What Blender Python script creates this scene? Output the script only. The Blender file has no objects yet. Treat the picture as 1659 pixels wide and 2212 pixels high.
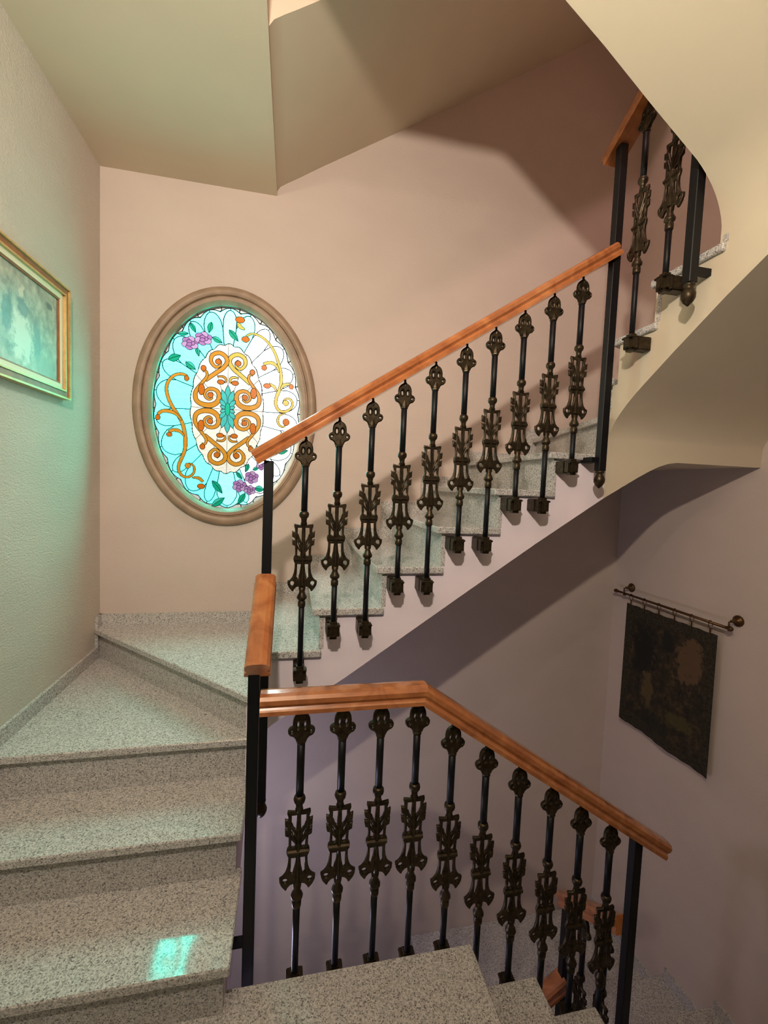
import bpy, bmesh, math, random
from mathutils import Vector, Matrix
random.seed(7)
S = bpy.context.scene
C = S.collection

# light levels
P_MAIN, P_SEC, P_UP, P_LOW, SKY = 57.0, 8.0, 60.0, 14.0, 20.0

# ------------------------------------------------------------------ camera
EYE = Vector((0.0, 0.0, 1.571))
def look(yaw, pitch, roll):
    y, p, r = (math.radians(a) for a in (yaw, pitch, roll))
    fw = Vector((math.sin(y)*math.cos(p), math.cos(y)*math.cos(p), -math.sin(p)))
    rt = Vector((math.cos(y), -math.sin(y), 0))
    up = rt.cross(fw)
    r2 = rt*math.cos(r) + up*math.sin(r)
    u2 = -rt*math.sin(r) + up*math.cos(r)
    return Matrix((r2, u2, -fw)).transposed().to_4x4()
cd = bpy.data.cameras.new('camera')
cd.sensor_fit = 'VERTICAL'; cd.sensor_height = 24.0
cd.lens = 24.0*947.35/2212.0
cd.clip_start = 0.02
cam = bpy.data.objects.new('camera', cd); C.objects.link(cam)
cam.matrix_world = Matrix.Translation(EYE) @ look(11.947, 3.527, 2.296)
S.camera = cam
S.cycles.pixel_filter_type = 'BOX'

# ------------------------------------------------------------------ light
S.view_settings.view_transform = 'Standard'
S.view_settings.look = 'None'
S.view_settings.exposure = 0.0
S.view_settings.gamma = 1.0
S.view_settings.use_curve_mapping = False
W = bpy.data.worlds.new('world'); S.world = W; W.use_nodes = True
# plain overcast daylight outside the window: three times brighter overhead than at the horizon
_nt = W.node_tree; _bg = _nt.nodes['Background']; _bg.inputs[0].default_value = (0.96, 1.0, 1.0, 1)
_tc = _nt.nodes.new('ShaderNodeTexCoord'); _sx = _nt.nodes.new('ShaderNodeSeparateXYZ'); _mx = _nt.nodes.new('ShaderNodeMath'); _ma = _nt.nodes.new('ShaderNodeMath')
_nt.links.new(_tc.outputs['Generated'], _sx.inputs[0]); _mx.operation = 'MAXIMUM'; _mx.inputs[1].default_value = 0; _nt.links.new(_sx.outputs['Z'], _mx.inputs[0])
_ma.operation = 'MULTIPLY_ADD'; _nt.links.new(_mx.outputs[0], _ma.inputs[0]); _ma.inputs[1].default_value = SKY*2.1*2/3; _ma.inputs[2].default_value = SKY*2.1/3
_nt.links.new(_ma.outputs[0], _bg.inputs[1])
def lamp(name, kind, loc, power, col, size, rot=None):
    l = bpy.data.lights.new(name, kind); l.energy = power; l.color = col
    if kind == 'AREA': l.shape = 'DISK'; l.size = size
    else: l.shadow_soft_size = size
    o = bpy.data.objects.new(name, l); C.objects.link(o); o.location = loc
    if rot: o.rotation_euler = rot
    return o
lamp('hall_spotlight', 'AREA', (-0.15, -0.20, 2.72), P_MAIN, (1.0, 0.86, 0.72), 0.09, (math.radians(100), 0, 0))
lamp('hall_ceiling_light', 'AREA', (-0.44, 0.0, 3.09), P_SEC, (1.0, 0.86, 0.72), 0.07, (math.radians(90), 0, 0))
lamp('upper_hall_light', 'POINT', (0.75, 0.9, 4.9), P_UP, (1.0, 0.62, 0.58), 0.06)
lamp('under_stair_fill', 'POINT', (-0.32, 1.72, -0.42), P_LOW, (0.74, 0.74, 1.0), 0.12)  # added unseen cool fill below the left flight, tints the wall behind
portal = lamp('window_portal', 'AREA', (-0.382, 3.075, 1.985), 1.0, (1, 1, 1), 1.0, (-math.pi/2, 0, 0))   # guides the daylight sampling
portal.data.shape = 'ELLIPSE'; portal.data.size = 1.44; portal.data.size_y = 1.80; portal.data.cycles.is_portal = True

# ------------------------------------------------------------------ materials
def mat(name):
    m = bpy.data.materials.new(name); m.use_nodes = True
    nt = m.node_tree; return m, nt, nt.nodes['Principled BSDF']
def lin(*c):
    return tuple(((v/255)/12.92 if v/255 <= .04045 else ((v/255+.055)/1.055)**2.4) for v in c) + (1,)
def N(nt, t, **kw):
    n = nt.nodes.new(t)
    for k, v in kw.items():
        if k.startswith('i_'):
            n.inputs[k[2:].replace('_', ' ')].default_value = v
        else: setattr(n, k, v)
    return n
def ramp(nt, stops):
    r = nt.nodes.new('ShaderNodeValToRGB'); e = r.color_ramp.elements
    while len(e) < len(stops): e.new(0.5)
    for el, (p, c) in zip(e, stops): el.position = p; el.color = c
    return r
def position(nt, scale=(1, 1, 1)):
    g = nt.nodes.new('ShaderNodeNewGeometry'); m = nt.nodes.new('ShaderNodeMapping')
    m.inputs['Scale'].default_value = scale
    nt.links.new(g.outputs['Position'], m.inputs['Vector']); return m.outputs['Vector']
def plaster(name, col, bump, scale=70, dist=.004):
    m, nt, b = mat(name); v = position(nt, (1, 1, 1.7))
    n = N(nt, 'ShaderNodeTexNoise', i_Scale=scale, i_Detail=5.0, i_Roughness=.6); nt.links.new(v, n.inputs['Vector'])
    n2 = N(nt, 'ShaderNodeTexNoise', i_Scale=3.0, i_Detail=2.0); nt.links.new(v, n2.inputs['Vector'])
    c0 = lin(*col); r = ramp(nt, [(.3, tuple(x*.95 for x in c0[:3])+(1,)), (.7, c0)])
    nt.links.new(n2.outputs['Fac'], r.inputs['Fac']); nt.links.new(r.outputs['Color'], b.inputs['Base Color'])
    bp = N(nt, 'ShaderNodeBump', i_Strength=bump, i_Distance=dist); nt.links.new(n.outputs['Fac'], bp.inputs['Height'])
    nt.links.new(bp.outputs['Normal'], b.inputs['Normal'])
    b.inputs['Roughness'].default_value = .75; b.inputs['Specular IOR Level'].default_value = .25
    return m
M = {}
M['wall'] = plaster('rose_beige_wall_paint', (206, 190, 179), .35)
M['wall_rough'] = plaster('stippled_wall_paint', (214, 204, 190), .8, 85, .012)
M['cream'] = plaster('warm_light_cream_paint', (210, 197, 173), .08)  # on the right flight: the white string paint, tinted for its warmer light
M['string'] = plaster('white_string_paint', (238, 225, 232), .12)
def granite():
    m, nt, b = mat('polished_speckled_granite'); v = position(nt)
    vo = N(nt, 'ShaderNodeTexVoronoi', i_Scale=300.0); nt.links.new(v, vo.inputs['Vector'])
    r1 = ramp(nt, [(0, lin(112, 107, 105)), (.16, lin(164, 160, 156)), (.5, lin(194, 191, 186)), (1, lin(216, 213, 208))])
    sp = nt.nodes.new('ShaderNodeSeparateColor'); nt.links.new(vo.outputs['Color'], sp.inputs['Color'])
    nt.links.new(sp.outputs['Red'], r1.inputs['Fac'])
    n = N(nt, 'ShaderNodeTexNoise', i_Scale=105.0, i_Detail=4.0, i_Roughness=.65); nt.links.new(v, n.inputs['Vector'])
    r2 = ramp(nt, [(.36, (.35, .33, .32, 1)), (.52, (1, 1, 1, 1))]); nt.links.new(n.outputs['Fac'], r2.inputs['Fac'])
    mx = N(nt, 'ShaderNodeMix', data_type='RGBA', blend_type='MULTIPLY'); mx.inputs['Factor'].default_value = .38
    nt.links.new(r1.outputs['Color'], mx.inputs['A']); nt.links.new(r2.outputs['Color'], mx.inputs['B'])
    nt.links.new(mx.outputs['Result'], b.inputs['Base Color'])
    b.inputs['Roughness'].default_value = .075; b.inputs['Specular IOR Level'].default_value = .38
    return m
M['granite'] = granite()
def wood():
    m, nt, b = mat('varnished_cherry_wood'); v = position(nt, (6, 6, 6))
    n = N(nt, 'ShaderNodeTexNoise', i_Scale=2.0, i_Detail=6.0, i_Distortion=1.2); nt.links.new(v, n.inputs['Vector'])
    r = ramp(nt, [(.3, lin(140, 80, 45)), (.55, lin(170, 104, 60)), (.75, lin(186, 124, 76))])
    nt.links.new(n.outputs['Fac'], r.inputs['Fac']); nt.links.new(r.outputs['Color'], b.inputs['Base Color'])
    b.inputs['Roughness'].default_value = .22; b.inputs['Coat Weight'].default_value = .6; b.inputs['Coat Roughness'].default_value = .08
    return m
M['wood'] = wood()
def simple(name, col, rough, metal=0, noise=None, amt=.25):
    m, nt, b = mat(name); c0 = lin(*col)
    b.inputs['Specular IOR Level'].default_value = .3
    b.inputs['Base Color'].default_value = c0; b.inputs['Roughness'].default_value = rough; b.inputs['Metallic'].default_value = metal
    if noise:
        v = position(nt); n = N(nt, 'ShaderNodeTexNoise', i_Scale=noise, i_Detail=3.0); nt.links.new(v, n.inputs['Vector'])
        r = ramp(nt, [(.3, tuple(x*(1-amt) for x in c0[:3])+(1,)), (.7, tuple(min(1, x*(1+amt)) for x in c0[:3])+(1,))])
        nt.links.new(n.outputs['Fac'], r.inputs['Fac']); nt.links.new(r.outputs['Color'], b.inputs['Base Color'])
    return m
M['black'] = simple('black_lacquered_iron', (11, 11, 14), .48)
M['bronze'] = simple('antique_bronze_casting', (62, 52, 38), .40, .7, 60, .45)
M['oak'] = simple('pale_oval_frame_wood', (152, 128, 106), .42, 0, 14, .16)
M['lead'] = simple('dark_lead_came', (52, 60, 66), .5, .3)
M['gold'] = simple('gilded_frame', (206, 170, 110), .32, .35, 40, .15)
M['cream_frame'] = simple('cream_frame_band', (226, 214, 180), .4)
M['brown_frame'] = simple('brown_frame_band', (150, 92, 52), .4, 0, 30, .2)
M['brass'] = simple('dark_brass_rod', (88, 62, 36), .35, .6)
def glass(name, col):
    """coloured cathedral glass: the sky outside shines through it; col is the transmission of the whole sheet"""
    m, nt, b = mat(name); nt.nodes.remove(b)
    n = N(nt, 'ShaderNodeTexNoise', i_Scale=30.0, i_Detail=3.0); nt.links.new(position(nt, (1, 1, 2.2)), n.inputs['Vector'])
    c = tuple(math.sqrt(v) for v in col)              # two faces per sheet
    r = ramp(nt, [(.3, tuple(v*.90 for v in c)+(1,)), (.7, c+(1,))]); nt.links.new(n.outputs['Fac'], r.inputs['Fac'])
    t = nt.nodes.new('ShaderNodeBsdfTransparent'); nt.links.new(r.outputs['Color'], t.inputs['Color'])
    g = N(nt, 'ShaderNodeBsdfGlossy', i_Roughness=.3)
    x = N(nt, 'ShaderNodeMixShader'); x.inputs[0].default_value = .012
    nt.links.new(t.outputs[0], x.inputs[1]); nt.links.new(g.outputs[0], x.inputs[2])
    nt.links.new(x.outputs[0], nt.nodes['Material Output'].inputs['Surface']); return m
GL = {k: glass(n, tuple(v/SKY for v in c)) for k, n, c in (
    ('aqua', 'aqua_glass', (.52, 15.5, 12.2)), ('aqua2', 'brighter_sky_aqua_glass', (.85, 15.5, 13.4)), ('pale', 'brightest_sky_aqua_glass', (13.5, 16.5, 15.6)),
    ('milk', 'milky_glass', (1.5, 1.36, 1.1)), ('rim', 'rim_glass', (1.0, 1.0, .86)),
    ('orange', 'amber_glass', (1.05, .42, .035)), ('yellow', 'yellow_glass', (1.1, .75, .12)), ('deep', 'burnt_orange_glass', (.95, .22, .012)),
    ('leaf', 'emerald_glass', (.004, .58, .30)), ('leaf2', 'mint_glass', (.08, .85, .58)), ('pink', 'lilac_glass', (.66, .28, .66)),
    ('pink2', 'pale_lilac_glass', (.86, .50, .84)), ('teal', 'turquoise_glass', (.10, .78, .68)), ('green', 'jade_glass', (.004, .72, .40)))}

# ------------------------------------------------------------------ helpers
def link(o, parent=None):
    C.objects.link(o)
    if parent: o.parent = parent
    return o
def mesh(name, vs, fs, m, parent=None, smooth=False):
    me = bpy.data.meshes.new(name); me.from_pydata([tuple(v) for v in vs], [], fs); me.update()
    b = bmesh.new(); b.from_mesh(me); bmesh.ops.recalc_face_normals(b, faces=b.faces); b.to_mesh(me); b.free()
    if smooth:
        for p in me.polygons: p.use_smooth = True
    if m: me.materials.append(m)
    return link(bpy.data.objects.new(name, me), parent)
def from_bm(name, b, m, parent=None, smooth=False):
    bmesh.ops.recalc_face_normals(b, faces=b.faces)
    me = bpy.data.meshes.new(name); b.to_mesh(me); b.free()
    if smooth:
        for p in me.polygons: p.use_smooth = True
    me.materials.append(m)
    return link(bpy.data.objects.new(name, me), parent)
def reuse(name, me, parent, loc=(0, 0, 0), rz=0):
    o = bpy.data.objects.new(name, me); link(o, parent); o.location = loc; o.rotation_euler = (0, 0, rz); return o
def prism_data(poly, axis, a, b):
    """poly of 2-D points; axis 'z' -> (x,y), 'y' -> (x,z), 'x' -> (y,z)"""
    def P(p, t):
        return {'z': (p[0], p[1], t), 'y': (p[0], t, p[1]), 'x': (t, p[0], p[1])}[axis]
    n = len(poly)
    vs = [P(p, a) for p in poly] + [P(p, b) for p in poly]
    fs = [tuple(range(n))[::-1], tuple(range(n, 2*n))] + [(i, (i+1) % n, n+(i+1) % n, n+i) for i in range(n)]
    return vs, fs
def prism(name, poly, axis, a, b, m, parent=None, bevel=0):
    vs, fs = prism_data(poly, axis, a, b)
    if not bevel:
        o = mesh(name, vs, fs, m, parent, len(poly) > 6)
        if len(poly) > 6: o.data.set_sharp_from_angle(angle=math.radians(28))
        return o
    bm = bmesh.new(); v = [bm.verts.new(p) for p in vs]
    for f in fs: bm.faces.new([v[i] for i in f])
    bmesh.ops.recalc_face_normals(bm, faces=bm.faces)
    bmesh.ops.bevel(bm, geom=bm.edges[:], offset=bevel, segments=1, affect='EDGES')
    return from_bm(name, bm, m, parent)
def box(name, x0, x1, y0, y1, z0, z1, m, parent=None, bevel=0):
    return prism(name, [(x0, y0), (x1, y0), (x1, y1), (x0, y1)], 'z', z0, z1, m, parent, bevel)
def empty(name, loc=(0, 0, 0)):
    o = bpy.data.objects.new(name, None); o.empty_display_size = .1; C.objects.link(o); o.location = loc; return o
def thing(name, label, cat, group=None):
    o = empty(name); return tag(o, label, cat, group)
def tag(o, label, cat, group=None):
    o['label'] = label; o['category'] = cat
    if group: o['group'] = group
    return o
def structure(o, label=None):
    o['kind'] = 'structure'
    if label: o['label'] = label
    return o
def add_lathe(bm, prof, seg=10, at=(0, 0, 0)):
    rings = []
    for r, z in prof:
        rings.append([bm.verts.new((at[0]+r*math.cos(2*math.pi*i/seg), at[1]+r*math.sin(2*math.pi*i/seg), at[2]+z)) for i in range(seg)])
    for a, b in zip(rings, rings[1:]):
        for i in range(seg): bm.faces.new((a[i], a[(i+1) % seg], b[(i+1) % seg], b[i]))
    bm.faces.new(rings[0][::-1]); bm.faces.new(rings[-1])
def add_box(bm, x0, x1, y0, y1, z0, z1, bevel=0):
    v = [bm.verts.new(p) for p in ((x0, y0, z0), (x1, y0, z0), (x1, y1, z0), (x0, y1, z0), (x0, y0, z1), (x1, y0, z1), (x1, y1, z1), (x0, y1, z1))]
    f = [bm.faces.new([v[i] for i in q]) for q in ((3, 2, 1, 0), (4, 5, 6, 7), (0, 1, 5, 4), (1, 2, 6, 5), (2, 3, 7, 6), (3, 0, 4, 7))]
    if bevel:
        bmesh.ops.bevel(bm, geom=list({e for q in f for e in q.edges}), offset=bevel, segments=2, affect='EDGES')
def add_tube(bm, pts, rad, seg=5, closed=False):
    pts = [Vector(p) for p in pts]; n = len(pts); rings = []
    for i, p in enumerate(pts):
        a = pts[(i-1) % n] if closed or i else p; b = pts[(i+1) % n] if closed or i < n-1 else p
        d = (b-a).normalized() if (b-a).length > 1e-9 else Vector((1, 0, 0))
        ref = Vector((0, 1, 0)) if abs(d.y) < .9 else Vector((1, 0, 0))
        u = d.cross(ref).normalized(); w = u.cross(d)
        r = rad[i] if isinstance(rad, (list, tuple)) else rad
        rings.append([bm.verts.new(p+u*r*math.cos(2*math.pi*k/seg)+w*r*math.sin(2*math.pi*k/seg)) for k in range(seg)])
    m = n if closed else n-1
    for i in range(m):
        A, B = rings[i], rings[(i+1) % n]
        for k in range(seg): bm.faces.new((A[k], A[(k+1) % seg], B[(k+1) % seg], B[k]))
    if not closed: bm.faces.new(rings[0][::-1]); bm.faces.new(rings[-1])
def catmull(p, k=6):
    out = []
    for i in range(len(p)-1):
        a, b, c, d = p[max(i-1, 0)], p[i], p[i+1], p[min(i+2, len(p)-1)]
        for j in range(k):
            t = j/k
            out.append(tuple(.5*((2*b[q]) + (-a[q]+c[q])*t + (2*a[q]-5*b[q]+4*c[q]-d[q])*t*t + (-a[q]+3*b[q]-3*c[q]+d[q])*t**3) for q in range(len(b))))
    out.append(tuple(p[-1])); return out
def outline_mesh(name, loops, thick, bevel, m):
    """flat casting: filled 2-D outline with holes, in the local x-z plane, rounded edges"""
    cu = bpy.data.curves.new(name, 'CURVE'); cu.dimensions = '2D'; cu.fill_mode = 'BOTH'
    for L in loops:
        s = cu.splines.new('POLY'); s.points.add(len(L)-1); s.use_cyclic_u = True
        for q, (x, z) in zip(s.points, L): q.co = (x, z, 0, 1)
    cu.extrude = thick; cu.bevel_depth = bevel; cu.bevel_resolution = 1; cu.offset = -bevel*.6
    o = bpy.data.objects.new(name, cu); C.objects.link(o)
    bpy.context.view_layer.update()
    me = bpy.data.meshes.new_from_object(o.evaluated_get(bpy.context.evaluated_depsgraph_get()))
    C.objects.unlink(o); bpy.data.objects.remove(o)
    me.transform(Matrix.Rotation(math.pi/2, 4, 'X'))
    me.materials.clear(); me.materials.append(m); return me

# stained glass drawing, metres from the window centre
RIB = [([(0.0906, 0.4365), (0.1247, 0.4556), (0.1734, 0.4454), (0.2231, 0.4082), (0.2595, 0.355), (0.2823, 0.2928), (0.2979, 0.2369), (0.3006, 0.1867), (0.2897, 0.1353), (0.2744, 0.0907), (0.2726, 0.0471), (0.2927, 0.0138), (0.3322, 0.0116), (0.364, 0.0358), (0.3704, 0.0691), (0.3482, 0.0907), (0.3232, 0.0815), (0.3152, 0.0576)], 0.0109, 0.0204, 0.0095, 'yellow'), ([(0.083, 0.4763), (0.0568, 0.4874), (0.0427, 0.5116)], 0.0068, 0.0231, 0.0177, 'yellow'), ([(0.2871, 0.2431), (0.2698, 0.2809), (0.2327, 0.2967), (0.1944, 0.2831)], 0.0082, 0.0204, 0.0177, 'yellow'), ([(0.2735, 0.1267), (0.2601, 0.1544), (0.2286, 0.1697)], 0.0068, 0.0177, 0.0136, 'yellow'), ([(0.3002, 0.1434), (0.3174, 0.1701), (0.3552, 0.1784)], 0.0095, 0.019, 0.0136, 'yellow'), ([(0.3289, -0.001), (0.2956, -0.0165), (0.285, -0.05), (0.3022, -0.0802), (0.3309, -0.0797)], 0.0068, 0.015, 0.0095, 'yellow'), ([(-0.2341, 0.1751), (-0.2669, 0.1846), (-0.3058, 0.1722), (-0.3365, 0.1351), (-0.3458, 0.0897), (-0.3336, 0.0356), (-0.3105, -0.011), (-0.284, -0.0507), (-0.2586, -0.0977), (-0.2448, -0.1528), (-0.2396, -0.2087), (-0.2436, -0.2582), (-0.2584, -0.3013), (-0.2744, -0.3444), (-0.274, -0.3797), (-0.2526, -0.4085), (-0.2206, -0.4128), (-0.1929, -0.3888), (-0.1893, -0.3545), (-0.2069, -0.3355), (-0.2282, -0.3351)], 0.015, 0.0218, 0.0095, 'orange'), ([(-0.264, -0.0841), (-0.2905, -0.0512), (-0.3298, -0.0346), (-0.3685, -0.0374), (-0.3909, -0.057)], 0.0082, 0.0218, 0.0163, 'orange'), ([(-0.2465, -0.1754), (-0.2699, -0.1488), (-0.3027, -0.1411), (-0.3319, -0.1528)], 0.0068, 0.0218, 0.0163, 'orange'), ([(-0.2006, -0.4155), (-0.1637, -0.4175), (-0.1398, -0.438)], 0.0068, 0.019, 0.0163, 'orange')]
MC = (-0.0074, -0.0004)
QRIB = [([(0.1277, 0.1609), (0.0695, 0.2075), (0.0299, 0.2392), (0.0068, 0.277), (0.0184, 0.3097), (0.0536, 0.3258), (0.0902, 0.3083), (0.0965, 0.2715), (0.0729, 0.2432), (0.0502, 0.2495), (0.0429, 0.2735), (0.0563, 0.2909)], 0.0231, 0.0231, 0.0095, 'orange'), ([(0.1413, 0.2118), (0.1232, 0.2123), (0.1182, 0.1849), (0.1419, 0.1478), (0.1707, 0.1073), (0.1818, 0.076), (0.1742, 0.0395), (0.1411, 0.0191), (0.0925, 0.0176), (0.0589, 0.0393), (0.0487, 0.0726), (0.0618, 0.1035), (0.0975, 0.1135), (0.1256, 0.0944), (0.1262, 0.0659), (0.1043, 0.0499), (0.0847, 0.0626)], 0.0095, 0.0299, 0.0095, 'orange'), ([(0.0143, 0.1547), (0.0126, 0.1771), (0.0308, 0.19), (0.0582, 0.1882)], 0.0082, 0.0136, 0.0082, 'orange')]
QBLOB = [((0.0566, 0.2741), 0.0163, 0.0163, 'deep'), ((0.0982, 0.0765), 0.0163, 0.0163, 'deep'), ((0.0403, 0.1569), 0.0204, 0.0136, 'deep'), ((0.1381, 0.2293), 0.015, 0.0163, 'deep'), ((0.1477, 0.1055), 0.0177, 0.0326, 'deep')]
BLOB = [((0.0875, 0.4187), 0.0231, 0.0177, 'deep'), ((0.0546, 0.5289), 0.0272, 0.019, 'deep'), ((0.1984, 0.2621), 0.0163, 0.0163, 'deep'), ((0.2183, 0.1566), 0.0218, 0.015, 'deep'), ((0.3607, 0.1629), 0.0136, 0.0163, 'deep'), ((0.3353, -0.0538), 0.0204, 0.0218, 'deep'), ((0.3309, 0.0625), 0.0184, 0.017, 'yellow'), ((-0.2372, 0.1624), 0.0136, 0.0163, 'deep'), ((-0.3908, -0.0735), 0.0136, 0.0163, 'deep'), ((-0.3285, -0.1693), 0.0163, 0.0136, 'deep'), ((-0.1496, -0.4656), 0.0218, 0.0163, 'deep'), ((-0.2254, -0.3463), 0.0163, 0.0163, 'orange')]
LEAF = [((-0.2213, 0.4817), (-0.1899, 0.4271), 0.0245), ((-0.2888, 0.4123), (-0.2291, 0.4195), 0.0245), ((-0.105, 0.4983), (-0.1187, 0.4335), 0.0299), ((-0.0984, 0.4129), (-0.043, 0.3841), 0.0299), ((-0.0066, 0.4644), (0.0468, 0.4025), 0.034), ((-0.1849, 0.3453), (-0.1717, 0.2935), 0.0231), ((-0.3389, 0.2601), (-0.27, 0.2901), 0.0422), ((-0.2448, 0.2568), (-0.1885, 0.2159), 0.0354), ((0.1196, -0.3181), (0.1017, -0.3713), 0.0258), ((0.1449, -0.3548), (0.1834, -0.3354), 0.0231), ((0.0494, -0.3722), (0.0844, -0.4143), 0.0231), ((0.1578, -0.4641), (0.2163, -0.4737), 0.0381), ((-0.0871, -0.4287), (-0.0284, -0.5044), 0.0381), ((-0.0875, -0.5817), (-0.0142, -0.5286), 0.0408), ((0.1035, -0.4976), (0.0601, -0.5701), 0.0326), ((0.2897, -0.245), (0.3513, -0.2254), 0.0286), ((0.2999, -0.1344), (0.3283, -0.1165), 0.0204), ((0.1753, -0.2242), (0.1629, -0.2031), 0.0136)]
FLOW = [((-0.22, 0.3657), 0.049, 0.0394), ((-0.148, 0.3987), 0.0503, 0.0394), ((0.0698, -0.455), 0.0422, 0.0381), ((0.1395, -0.401), 0.0422, 0.0394), ((0.1298, -0.4783), 0.0354, 0.0299), ((0.1972, -0.3216), 0.034, 0.0326)]
# ------------------------------------------------------------------ dimensions (metres, landing at z = 0)
R = .175
XL, XR, YB = -1.065, 2.34, 2.766          # left wall, right wall, back wall
XA, YT, YD, XC = -.139, 1.791, 1.321, 1.42  # tread ends round the open well
YS, XS = 1.811, 1.435                      # string faces of the back and right flights
ZC = 3.235                                 # ceiling
WX, WZ, WA, WB = -.382, 1.985, .429, .607  # oval window
LOW, TOP = -3.5, 6.2

# ------------------------------------------------------------------ setting
HX, HY = -4.0, -5.0                        # the hall opens wide behind the viewpoint
structure(box('wall_left', XL-.15, XL, -.5, YB+.30, LOW, TOP, M['wall_rough']), 'stippled plaster wall on the left')
structure(box('wall_right', XR, XR+.15, HY, YB+.30, LOW, TOP, M['wall']), 'plain plaster wall behind the tapestry')
structure(box('wall_front', HX, XR, HY-.15, HY, LOW, TOP, M['wall']), 'plaster wall at the far end of the hall behind the viewpoint')
structure(box('wall_hall', HX, XL-.15, -.65, -.5, LOW, TOP, M['wall']), 'plaster wall of the hall beyond the left wall')
structure(box('wall_side', HX-.15, HX, HY, -.5, LOW, TOP, M['wall']), 'plaster side wall of the hall')
structure(box('wall_inner', 1.0, XR, .24, .36, LOW, ZC, M['wall']), 'short plaster wall beside the descending steps')
def wall_with_oval():
    x0, x1, z0, z1 = XL, XR, LOW, TOP
    ang = [2*math.pi*i/96 for i in range(96)]
    for cx in (x0, x1):
        for cz in (z0, z1): ang.append(math.atan2(cz-WZ, cx-WX) % (2*math.pi))
    ang.sort(); vs = []; fs = []; n = len(ang)
    for y in (YB, YB+.30):
        for a in ang:
            c, s = math.cos(a), math.sin(a)
            e = .03 if y == YB else .28; k = 1/math.sqrt((c/(WA+e))**2+(s/(WB+e))**2); vs.append((WX+k*c, y, WZ+k*s))
        for a in ang:
            c, s = math.cos(a), math.sin(a)
            t = min([((x1-WX)/c if c > 0 else (x0-WX)/c) if abs(c) > 1e-9 else 1e9, ((z1-WZ)/s if s > 0 else (z0-WZ)/s) if abs(s) > 1e-9 else 1e9])
            vs.append((WX+t*c, y, WZ+t*s))
    for i in range(n):
        j = (i+1) % n
        fs += [(i, j, n+j, n+i), (2*n+j, 2*n+i, 3*n+i, 3*n+j), (j, i, 2*n+i, 2*n+j), (n+i, n+j, 3*n+j, 3*n+i)]
    return mesh('wall_back', vs, fs, M['wall'])
structure(wall_with_oval(), 'rose beige plaster wall holding the oval stained glass window')
structure(prism('floor', [(HX, HY), (XR, HY), (XR, .3), (.648, .3), (.648, YD), (XL, YD), (XL, -.5), (HX, -.5)], 'z', -.03, 0, M['granite'], None, .004), 'speckled granite landing')
structure(prism('floor_slab', [(HX, HY), (XR, HY), (XR, .28), (.618, .28), (.618, YD-.02), (XL, YD-.02), (XL, -.5), (HX, -.5)], 'z', -.26, -.03, M['string']))
structure(box('floor_lower', HX, XR, HY, YB, LOW-.1, LOW, M['granite']))
structure(prism('ceiling', [(HX, HY), (XR, HY), (XR, .36), (.57, .36), (.57, YD-.005), (-.13, YD-.005), (-.13, YB), (XL, YB), (XL, -.5), (HX, -.5)], 'z', ZC, ZC+.26, M['cream']), 'flat cream ceiling slab with the stairwell opening')
structure(box('ceiling_upper', HX, XR, HY, YB, TOP-.1, TOP, M['cream']))

# ------------------------------------------------------------------ stair flights
def tread(poly, z, par):
    return prism('tread', poly, 'z', z-.03, z, M['granite'], par, .004)
def riser(p, q, z0, z1, par, t=.02):
    d = (Vector(q)-Vector(p)).normalized(); n = Vector((-d.y, d.x))
    poly = [tuple(p), tuple(q), tuple(Vector(q)+n*t), tuple(Vector(p)+n*t)]
    return prism('riser', poly, 'z', z0, z1, M['granite'], par)
E1, E2, E3 = 1.226, 1.505, 1.782
# left flight, four treads with the two winders
fa = thing('stair_flight', 'speckled granite steps rising along the left wall below the framed picture', 'stairs')
tread([(XL, E1), (XA, E1), (XA, E2+.06), (XL, E2+.06)], R, fa)
tread([(XL, E2), (XA, E2), (XA, E3+.06), (XL, E3+.06)], 2*R, fa)
tread([(XL, E3), (XA, E3), (-.142, 1.84), (XL+.02, 2.73), (XL, 2.74)], 3*R, fa)
tread([(-.152, 1.782), (-.125, 1.80), (-.165, YB), (XL, YB), (XL, 2.692)], 4*R, fa)
riser((XL, E1+.03), (XA-.02, E1+.03), 0, R-.03, fa)
riser((XL, E2+.03), (XA-.02, E2+.03), R, 2*R-.03, fa)
riser((XL, E3+.03), (XA-.02, E3+.03), 2*R, 3*R-.03, fa)
riser((XL+.002, 2.735), (-.155, 1.830), 3*R, 4*R-.03, fa)
prism('string', [(1.27, -.26), (1.27, .145), (1.545, .145), (1.545, .32), (1.82, .32), (1.82, .495), (YB, .495), (YB, .12), (1.82, .12)], 'x', XL, XA-.02, M['string'], fa)
# back flight
EX = [-.13, .0965, .356, .615, .874, 1.133]
fb = thing('stair_flight', 'granite flight climbing rightwards beneath the oval window with white plaster string', 'stairs')
for k in range(5, 11):
    i = k-5
    x0 = EX[i]; x1 = EX[i+1]+.04 if i < 5 else 1.40
    if k == 5: poly = [(x0, YT), (x1, YT), (x1, YB), (-.165, YB)]
    elif k == 10: poly = [(x0, YT), (x1, YT), (1.66, YB), (x0, YB)]
    else: poly = [(x0, YT), (x1, YT), (x1, YB), (x0, YB)]
    tread(poly, k*R, fb)
    xr = x0+.03
    if k > 5:
        xt = xr
        prism('riser', [(xr, YS-.001), (xr+.02, YS-.001), (xt+.02, YB), (xt, YB)], 'z', (k-1)*R, k*R-.03, M['granite'], fb)
    else: prism('riser', [(xr-.01, YS-.001), (xr+.01, YS-.001), (-.12, YB), (-.14, YB)], 'z', 4*R, 5*R-.03, M['granite'], fb)
top = [(-.159, .67), (-.115, .67), (-.115, .845)]
for k in range(6, 11):
    xr = EX[k-5]+.04; top += [(xr, (k-1)*R-.03), (xr, k*R-.03)]
top += [(XS, 10*R-.03)]
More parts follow.
